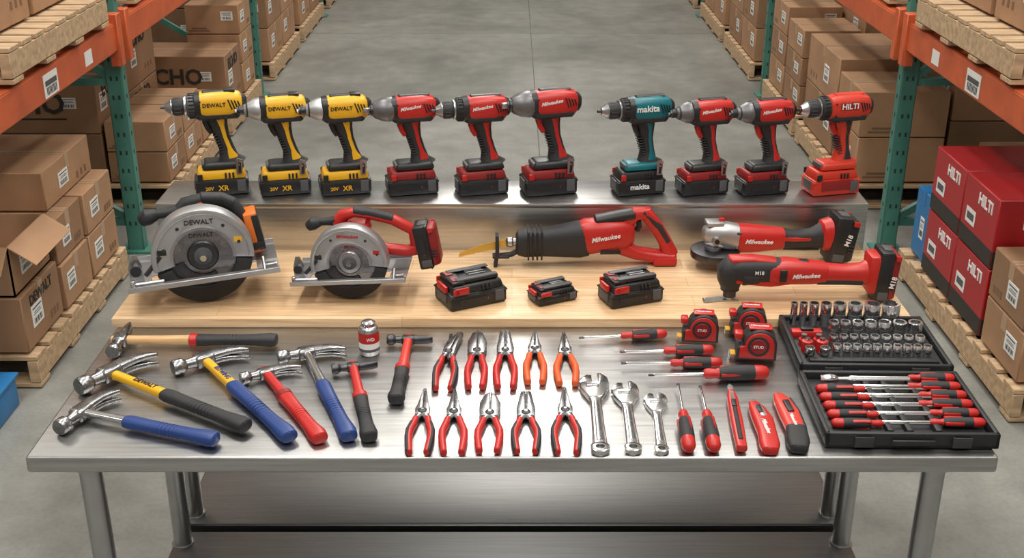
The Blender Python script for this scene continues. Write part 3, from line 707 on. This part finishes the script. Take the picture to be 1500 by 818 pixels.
# ------------------------------------------------------------ pliers
def pliers(tx, ty, ex, ey, w, kind, grip, grip2=None):
    b = B(); L = math.hypot(ex-tx, ey-ty); ang = math.degrees(math.atan2(ty-ey, tx-ex))-90; w *= .88
    hL = L*.62; jL = L*.38
    px, py = tx+(ex-tx)*.38, ty+(ey-ty)*.38
    met = 'tst'
    for q in (-1, 1):
        b.sweep([(-q*.006, .012, 0), (q*.006, -.010, 0), (q*.012, -hL*.16, 0), (q*w*.62, -hL*.30, 0)], [(.009, .006), (.009, .006), (.007, .0055), (.006, .005)], met, bn=(0, 0, 1))
        pts = [(q*.0125, -hL*.15, 0), (q*w*.72, -hL*.30, 0), (q*w*1.0, -hL*.48, 0), (q*w*1.02, -hL*.64, 0), (q*w*.92, -hL*.82, 0), (q*w*.80, -hL, 0)]
        b.sweep(pts, [(.0070, .0075), (.0080, .0085), (.0082, .009), (.0080, .009), (.0078, .0088), (.0074, .0085)], grip, bn=(0, 0, 1), e=2.4)
        if grip2:
            b.sweep([(p[0]+q*.0035, p[1], 0) for p in pts[1:]], [(.0047, .0092), (.005, .0098), (.005, .0098), (.0047, .0094), (.0045, .009)], grip2, bn=(0, 0, 1), e=2.6)
        if kind == 'needle': pl = [(q*.0005, -.012), (q*.015, -.014), (q*.0165, .010), (q*.012, .030), (q*.0035, jL), (q*.0005, jL)]
        elif kind == 'lineman': pl = [(q*.0005, -.012), (q*.017, -.014), (q*.021, .012), (q*.019, .030), (q*.012, jL*.95), (q*.008, jL), (q*.0005, jL)]
        elif kind == 'cutter': pl = [(q*.0005, -.012), (q*.017, -.014), (q*.023, .012), (q*.023, jL*.45), (q*.013, jL*.85), (q*.0005, jL)]
        else: pl = [(q*.0008, -.012), (q*.014, -.012), (q*.015+.002, .02), (q*.014+.008, jL*.5), (q*.008+.022, jL*.9), (.020+q*.002, jL)]
        b.prism(pl if q > 0 else pl[::-1], -.0062, .0062, met, bev=.0016, plane='xy')
        if kind != 'cutter':
            for i in range(8): b.box(q*.002, jL*(.45+.055*i), .0055, .004, .0022, .002, 'dst')
    b.lathe((0, 0, -.007), (0, 0, 1), [(0, .010), (.0145, .010), (.016, .008)], 'dst', 20)
    b.lathe((0, 0, .008), (0, 0, 1), [(0, .004), (.0025, .0035)], 'chr', 12)
    if kind == 'channel': b.box(.004, -.02, .004, .010, .04, .006, 'dst', bev=.002)
    return b.finish('pliers', (px, py, TOP+.0102), rz=ang)
pliers(-.150, 2.675, -.156, 2.388, .024, 'channel', 'red', 'rub')
pliers(-.085, 2.680, -.083, 2.395, .022, 'cutter', 'red')
pliers(-.017, 2.682, -.015, 2.395, .024, 'lineman', 'red')
pliers(.056, 2.682, .053, 2.418, .023, 'needle', 'orangegrip')
pliers(.128, 2.672, .126, 2.410, .025, 'needle', 'orangegrip')
pliers(-.196, 2.378, -.193, 2.112, .026, 'needle', 'red', 'rub')
pliers(-.129, 2.374, -.122, 2.112, .026, 'needle', 'red')
pliers(-.048, 2.362, -.049, 2.118, .026, 'cutter', 'red')
pliers(.031, 2.364, .029, 2.116, .027, 'lineman', 'red', 'rub')
pliers(.118, 2.385, .113, 2.112, .028, 'needle', 'red', 'rub')

# ------------------------------------------------------------ adjustable wrenches
def wrench(tx, ty, ex, ey, k, rot=0):
    b = B(); L = math.hypot(ex-tx, ey-ty); ang = math.degrees(math.atan2(ty-ey, tx-ex))-90
    S = k
    def sc(p): return [(-a*S, c*S) for a, c in p]
    y0 = -.052*S
    b.prism(sc([(-.012, -.052), (-.026, -.020), (-.031, .006), (-.028, .030), (-.016, .048), (-.008, .046), (-.009, .012), (.024, .012), (.029, .004), (.027, -.016), (.012, -.052)]), -.007*S, .007*S, 'chr', bev=.002*S, plane='xy')
    b.prism(sc([(.003, .010), (.004, .040), (.014, .042), (.026, .026), (.031, .008)]), -.006*S, .006*S, 'chr', bev=.0015*S, plane='xy')
    b.box(-.004*S, -.006*S, 0, .026*S, .014*S, .0150*S, 'dst', bev=.001)
    b.cyl((-.015*S, -.006*S, .001), (.007*S, -.006*S, .001), .0075*S, 'stl', 16)
    for i in range(5): b.cyl((-.014*S+i*.0045*S, -.006*S, .001), (-.0125*S+i*.0045*S, -.006*S, .001), .0085*S, 'chr', 16)
    hd = .046*S; end = -(L-hd)
    b.sweep([(0, y0+.012, 0), (0, y0-.02, 0), (0, (y0+end)/2, 0), (0, end+.03, 0)], [(.0135*S, .0055*S), (.0115*S, .0055*S), (.0125*S, .0055*S), (.0145*S, .0055*S)], 'chr', bn=(0, 0, 1), e=4)
    b.sweep([(0, y0-.015, 0), (0, (y0+end)/2, 0), (0, end+.045, 0)], [(.0065*S, .0062*S), (.007*S, .0062*S), (.0085*S, .0062*S)], 'tst', bn=(0, 0, 1), e=4)
    b.lathe((0, end+.018*S, -.0055*S), (0, 0, 1), [(0, .0085*S), (0, .016*S), (.001, .018*S), (.010*S, .018*S), (.011*S, .016*S), (.011*S, .0085*S), (0, .0085*S)], 'chr', 24, cap=False)
    b.finish('adjustable_wrench', (tx+(ex-tx)*hd/L, ty+(ey-ty)*hd/L, TOP+.0085*S), rz=ang)
wrench(.187, 2.448, .182, 2.108, 1.12)
wrench(.255, 2.412, .250, 2.112, 1.02)
wrench(.320, 2.365, .308, 2.112, .86)

# ------------------------------------------------------------ screwdrivers
def sdriver(b, L, hl, r=.015, red='red', flat=True):
    s0 = L-hl
    b.lathe((.012, 0, 0), (1, 0, 0), [(0, .0028), (.004, .0034), (s0-.012, .0034)], 'chr', 10)
    b.prism([(0, -.0032), (.004, -.0040), (.014, -.003), (.014, .003), (.004, .0040), (0, .0032)], -.0012, .0012, 'dst', plane='xy')
    b.lathe((s0, 0, 0), (1, 0, 0), [(-.004, r*.45), (0, r*.62), (hl*.06, r*.70), (hl*.16, r*.58), (hl*.22, r*.72)], red, 16)
    b.lathe((s0+hl*.21, 0, 0), (1, 0, 0), [(0, r*.72), (hl*.12, r*.96), (hl*.45, r), (hl*.60, r*.92)], 'rub', 18)
    for i in range(3):
        a = 2*pi/3*i+.9; b.sweep([(s0+hl*.24, r*.78*cos(a), r*.78*sin(a)), (s0+hl*.40, r*.80*cos(a), r*.80*sin(a)), (s0+hl*.58, r*.74*cos(a), r*.74*sin(a))], [(.0040, .0040)]*3, red, bn=(0, -sin(a), cos(a)), n=8)
    b.lathe((s0+hl*.78, 0, 0), (1, 0, 0), [(-.01, r*.90), (0, r*.95), (hl*.12, r*.92), (hl*.19, r*.72), (hl*.22, r*.35)], red, 18)
def driver(tx, ty, ex, ey, hl, r):
    b = B(); L = math.hypot(ex-tx, ey-ty); sdriver(b, L, hl, r)
    b.finish('screwdriver', (tx, ty, TOP+r+.001), rz=math.degrees(math.atan2(ey-ty, ex-tx)))
driver(.164, 2.640, .383, 2.665, .112, .013)
driver(.258, 2.562, .485, 2.574, .118, .014)
driver(.256, 2.502, .494, 2.506, .118, .014)
driver(.313, 2.434, .592, 2.448, .148, .0185)
driver(.376, 2.396, .363, 2.112, .150, .0165)
driver(.425, 2.386, .415, 2.112, .150, .0165)

# ------------------------------------------------------------ knives
def knife(tx, ty, ex, ey, w, style):
    b = B(); L = math.hypot(ex-tx, ey-ty); n = (0, 0, 1)
    if style == 0:
        b.prism([(0, .0), (.012, -.006), (.06, -.006), (.06, .006), (.010, .006)], -.001, .001, 'stl', plane='xy')
        b.sweep([(.035, 0, 0), (.07, 0, 0), (L*.6, 0, 0), (L-.01, 0, 0)], [(w*.5, .006), (w*.9, .0085), (w, .009), (w*.85, .008)], 'red', bn=n, e=3.4)
        b.sweep([(L*.42, 0, .001), (L*.88, 0, .001)], [(w*.42, .010)]*2, 'rub', bn=n, e=3.4); b.box(L*.36, 0, .009, .03, w*.8, .006, 'blk', bev=.002)
        b.box(.10, 0, .0085, .10, w*.5, .002, 'stl')
    else:
        b.prism([(0, .006), (.02, -.010), (.05, -.012), (.05, .010)], -.0012, .0012, 'stl', plane='xy')
        bend = .010 if style == 1 else .016
        pts = [(.022, 0, 0), (.05, .002, 0), (L*.42, .004, 0), (L*.66, 0, 0), (L*.86, -bend*.6, 0), (L-.008, -bend, 0)]
        b.sweep(pts, [(w*.45, .006), (w*.78, .010), (w, .012), (w*.88, .012), (w*.95, .012), (w*.72, .010)], 'red' if style == 1 else 'lred', bn=n, e=3)
        if style == 1:
            b.sweep([(p[0], p[1]+.002, .001) for p in pts[1:3]], [(w*.4, .0115), (w*.45, .0125)], 'alu', bn=n, e=3); b.box(L*.30, .003, .012, .034, .010, .005, 'blk', bev=.002)
            b.text('Milwaukee', .06, (L*.62, 0, .0125), 'whi', face='+z', shear=.3)
        else:
            b.sweep([(p[0], p[1]+.001, 0) for p in pts[3:]], [(w*.92, .0130), (w*1.0, .0130), (w*.78, .011)], 'rub', bn=n, e=3)
            b.sweep([(p[0], p[1]+w*.75, 0) for p in pts[1:5]], [(w*.16, .009), (w*.24, .010), (w*.24, .010), (w*.2, .010)], 'rub', bn=n, e=2.5)
            b.box(L*.36, .004, .0125, .05, .014, .006, 'blk', bev=.002); b.text('Milwaukee', .05, (L*.58, .0, .0131), 'whi', face='+z', shear=.3)
    b.finish('utility_knife', (tx, ty, TOP+.0135), rz=math.degrees(math.atan2(ey-ty, ex-tx)))
knife(.494, 2.402, .472, 2.112, .0135, 0)
knife(.530, 2.335, .540, 2.105, .0230, 1)
knife(.592, 2.372, .605, 2.112, .0240, 2)

# ------------------------------------------------------------ tape measures
def tape(X, Y, yaw, s=1.):
    b = B()
    body = [(.043, .0), (.043, .030)]+arc(.006, .034, .037, 0, 180, 20)[1:]+[(-.043, .030), (-.045, .0)]
    b.prism(body, -.026, .026, 'rub', bev=.005)
    b.prism([(p[0]*.86, .006+p[1]*.86) for p in body], -.0285, .0285, 'red', bev=.002)
    b.lathe((.002, -.0275, .036), (0, -1, 0), [(0, .024), (.003, .023)], 'rub', 28)
    b.lathe((.002, -.0300, .036), (0, -1, 0), [(0, .018), (.0015, .017)], 'dred', 28)
    b.text('STUD', .022, (.002, -.0318, .036), 'whi')
    b.box(.006, 0, .071, .05, .030, .004, 'red', bev=.0015)
    b.text('Milwaukee', .04, (.004, 0, .0735), 'whi', face='+z', shear=.3)
    b.box(-.040, 0, .050, .018, .026, .016, 'red', bev=.004)
    b.box(-.050, 0, .006, .014, .022, .002, 'yel'); b.box(-.057, 0, .001, .002, .022, .014, 'stl')
    b.box(.0, .030, .04, .025, .006, .045, 'stl', bev=.001)
    b.finish('tape_measure', (X, Y, TOP+.008), rz=yaw, sc=s)
tape(.463, 2.650, -6, 1.0); tape(.588, 2.690, -6, 1.0); tape(.582, 2.556, -6, 1.08)

# ------------------------------------------------------------ socket set
def tray(b, W, D, H, lid=False):
    b.box(0, 0, .006, W, D, .012, 'caseblk', bev=.004)
    for q in (-1, 1):
        b.box(q*(W/2-.006), 0, H/2, .012, D, H, 'caseblk', bev=.004); b.box(0, q*(D/2-.006), H/2, W, .012, H, 'caseblk', bev=.004)
        for x in (-.28, .28): b.box(x*W, -D/2-.003, H*.5, .04, .008, H*.7, 'gry', bev=.002)
    b.box(0, -D/2-.006, H*.5, .09, .008, .012, 'caseblk', bev=.003)
b = B(); W, D, H = .355, .275, .034
tray(b, W, D, H)
b.box(0, -.0, .018, W-.03, D-.03, .012, 'caseblk', bev=.003)
def socket(b, x, y, r, h, z=.022):
    b.lathe((x, y, z), (0, 0, 1), [(0, r*.86), (h*.34, r*.86), (h*.40, r), (h*.97, r), (h, r*.94), (h, r*.66), (h*.7, r*.60), (h*.7, .0)], 'chr', 20)
    b.lathe((x, y, z+h*.5), (0, 0, 1), [(0, r*1.02), (h*.05, r*1.02)], 'stl', 20)
r1 = [.009, .010, .012, .0135, .016, .018, .020, .022]; x = -.160
for r in r1: x += r+.0015; socket(b, x, .098, r, .062); x += r+.0025
b.box(-.128, .036, .030, .075, .026, .02, 'red', bev=.005); b.box(-.128, .036, .040, .03, .018, .012, 'blk', bev=.002)
x = -.078
for r in [.0125, .0125, .0135, .0145, .0155, .017, .0175]: x += r+.001; socket(b, x, .036, r, .042); x += r+.0025
for k, xx in enumerate((-.145, -.110)):
    b.cyl((xx, -.015, .022), (xx, -.015, .04), .012, 'red'); b.cyl((xx, -.015, .038), (xx, -.015, .052), .007, 'stl')
    b.lathe((xx, -.052, .022), (0, 0, 1), [(0, .013), (.03, .013), (.032, .009)], 'red', 18); b.cyl((xx, -.052, .05), (xx, -.052, .06), .006, 'chr')
    socket(b, xx, -.085, .012, .030)
x = -.090
for r in [.0105]*4+[.0115]*4+[.012]*1: x += r+.001; socket(b, x, -.026, r, .034); x += r+.0025
x = -.090
for r in [.0105]*10: x += r+.001; socket(b, x, -.070, r, .030); x += r+.0015
b.box(.0, -.108, .028, .30, .018, .012, 'caseblk', bev=.003)
b.finish('socket_set_case', (.846, 2.592, TOP+.001), rz=-1.5)

# ------------------------------------------------------------ screwdriver set
b = B(); W, D, H = .360, .285, .036
tray(b, W, D, H)
for i in range(6):
    y = .112-i*.040
    M0 = Matrix.Identity(4)
    if i == 0:
        b.lathe((-.14, y-.012, .034), (1, .0, 0), [(0, .009), (.02, .013), (.035, .010), (.04, .006), (.20, .006)], 'chr', 16)
    else:
        b.M = Matrix.Translation((.100, y-.012+.002*i, .030)) @ Matrix.Rotation(pi, 4, 'Z') @ Matrix.Rotation(0, 4, 'X')
        sdriver(b, .258, .105, .0115)
        b.M = M0
    b.M = Matrix.Translation((-.085, y, .033)); sdriver(b, .250, .112 if i % 2 else .100, .0115); b.M = M0
for x in (-.04, .0, .06): b.box(x, 0, .022, .014, D-.04, .022, 'caseblk', bev=.003)
b.box(0, 0, .014, W-.03, D-.03, .012, 'caseblk', bev=.003)
b.finish('screwdriver_set_case', (.832, 2.283, TOP+.001), rz=-1)

# ------------------------------------------------------------ lights (suspended luminaires, with added upward fill)
w = bpy.data.worlds.new('World'); scene.world = w; w.use_nodes = True
w.node_tree.nodes['Background'].inputs[0].default_value = (1, .97, .93, 1); w.node_tree.nodes['Background'].inputs[1].default_value = .3
def lumi(x, y, z, down, up_fill, sx=.5, sy=1.6):
    b = B(); b.box(0, 0, 0, sx, sy, .06, 'whi', bev=.01); b.cyl((0, -.6, .03), (0, -.6, 6.39-z), .006, 'galv'); b.cyl((0, .6, .03), (0, .6, 6.39-z), .006, 'galv')
    ho = b.finish('ceiling_lamp', (x, y, z))
    for e, dz, r in ((down, -.04, 0), (up_fill, .05, 180)):  # upward light is an added ambient fill, bounced off the ceiling
        l = bpy.data.lights.new('lamp_and_fill_light', 'AREA'); l.shape = 'RECTANGLE'; l.size = sx; l.size_y = sy; l.energy = e; l.color = (1, .965, .91)
        o = bpy.data.objects.new('lamp_and_fill_light', l); scene.collection.objects.link(o); o.parent = ho; o.location = (0, 0, dz); o.rotation_euler = (radians(r), 0, 0)
for y in (-1.2, 1.6, 4.4):
    for x in (-1.4, 1.4): lumi(x, y, 5.2, 66, 15)
for y in (7.4, 10.6, 13.8): lumi(0, y, 5.2, 95, 30)
for y in (1, 7, 13):
    for x in (-4.8, 4.8): lumi(x, y, 5.2, 22, 24)

# ------------------------------------------------------------ camera
cd = bpy.data.cameras.new('Camera'); co = bpy.data.objects.new('Camera', cd); scene.collection.objects.link(co)
cd.sensor_width = 36; cd.lens = 42; co.location = (0, 0, 2.2); co.rotation_euler = (radians(90-23.15), 0, 0)
scene.camera = co
scene.view_settings.view_transform = 'Standard'
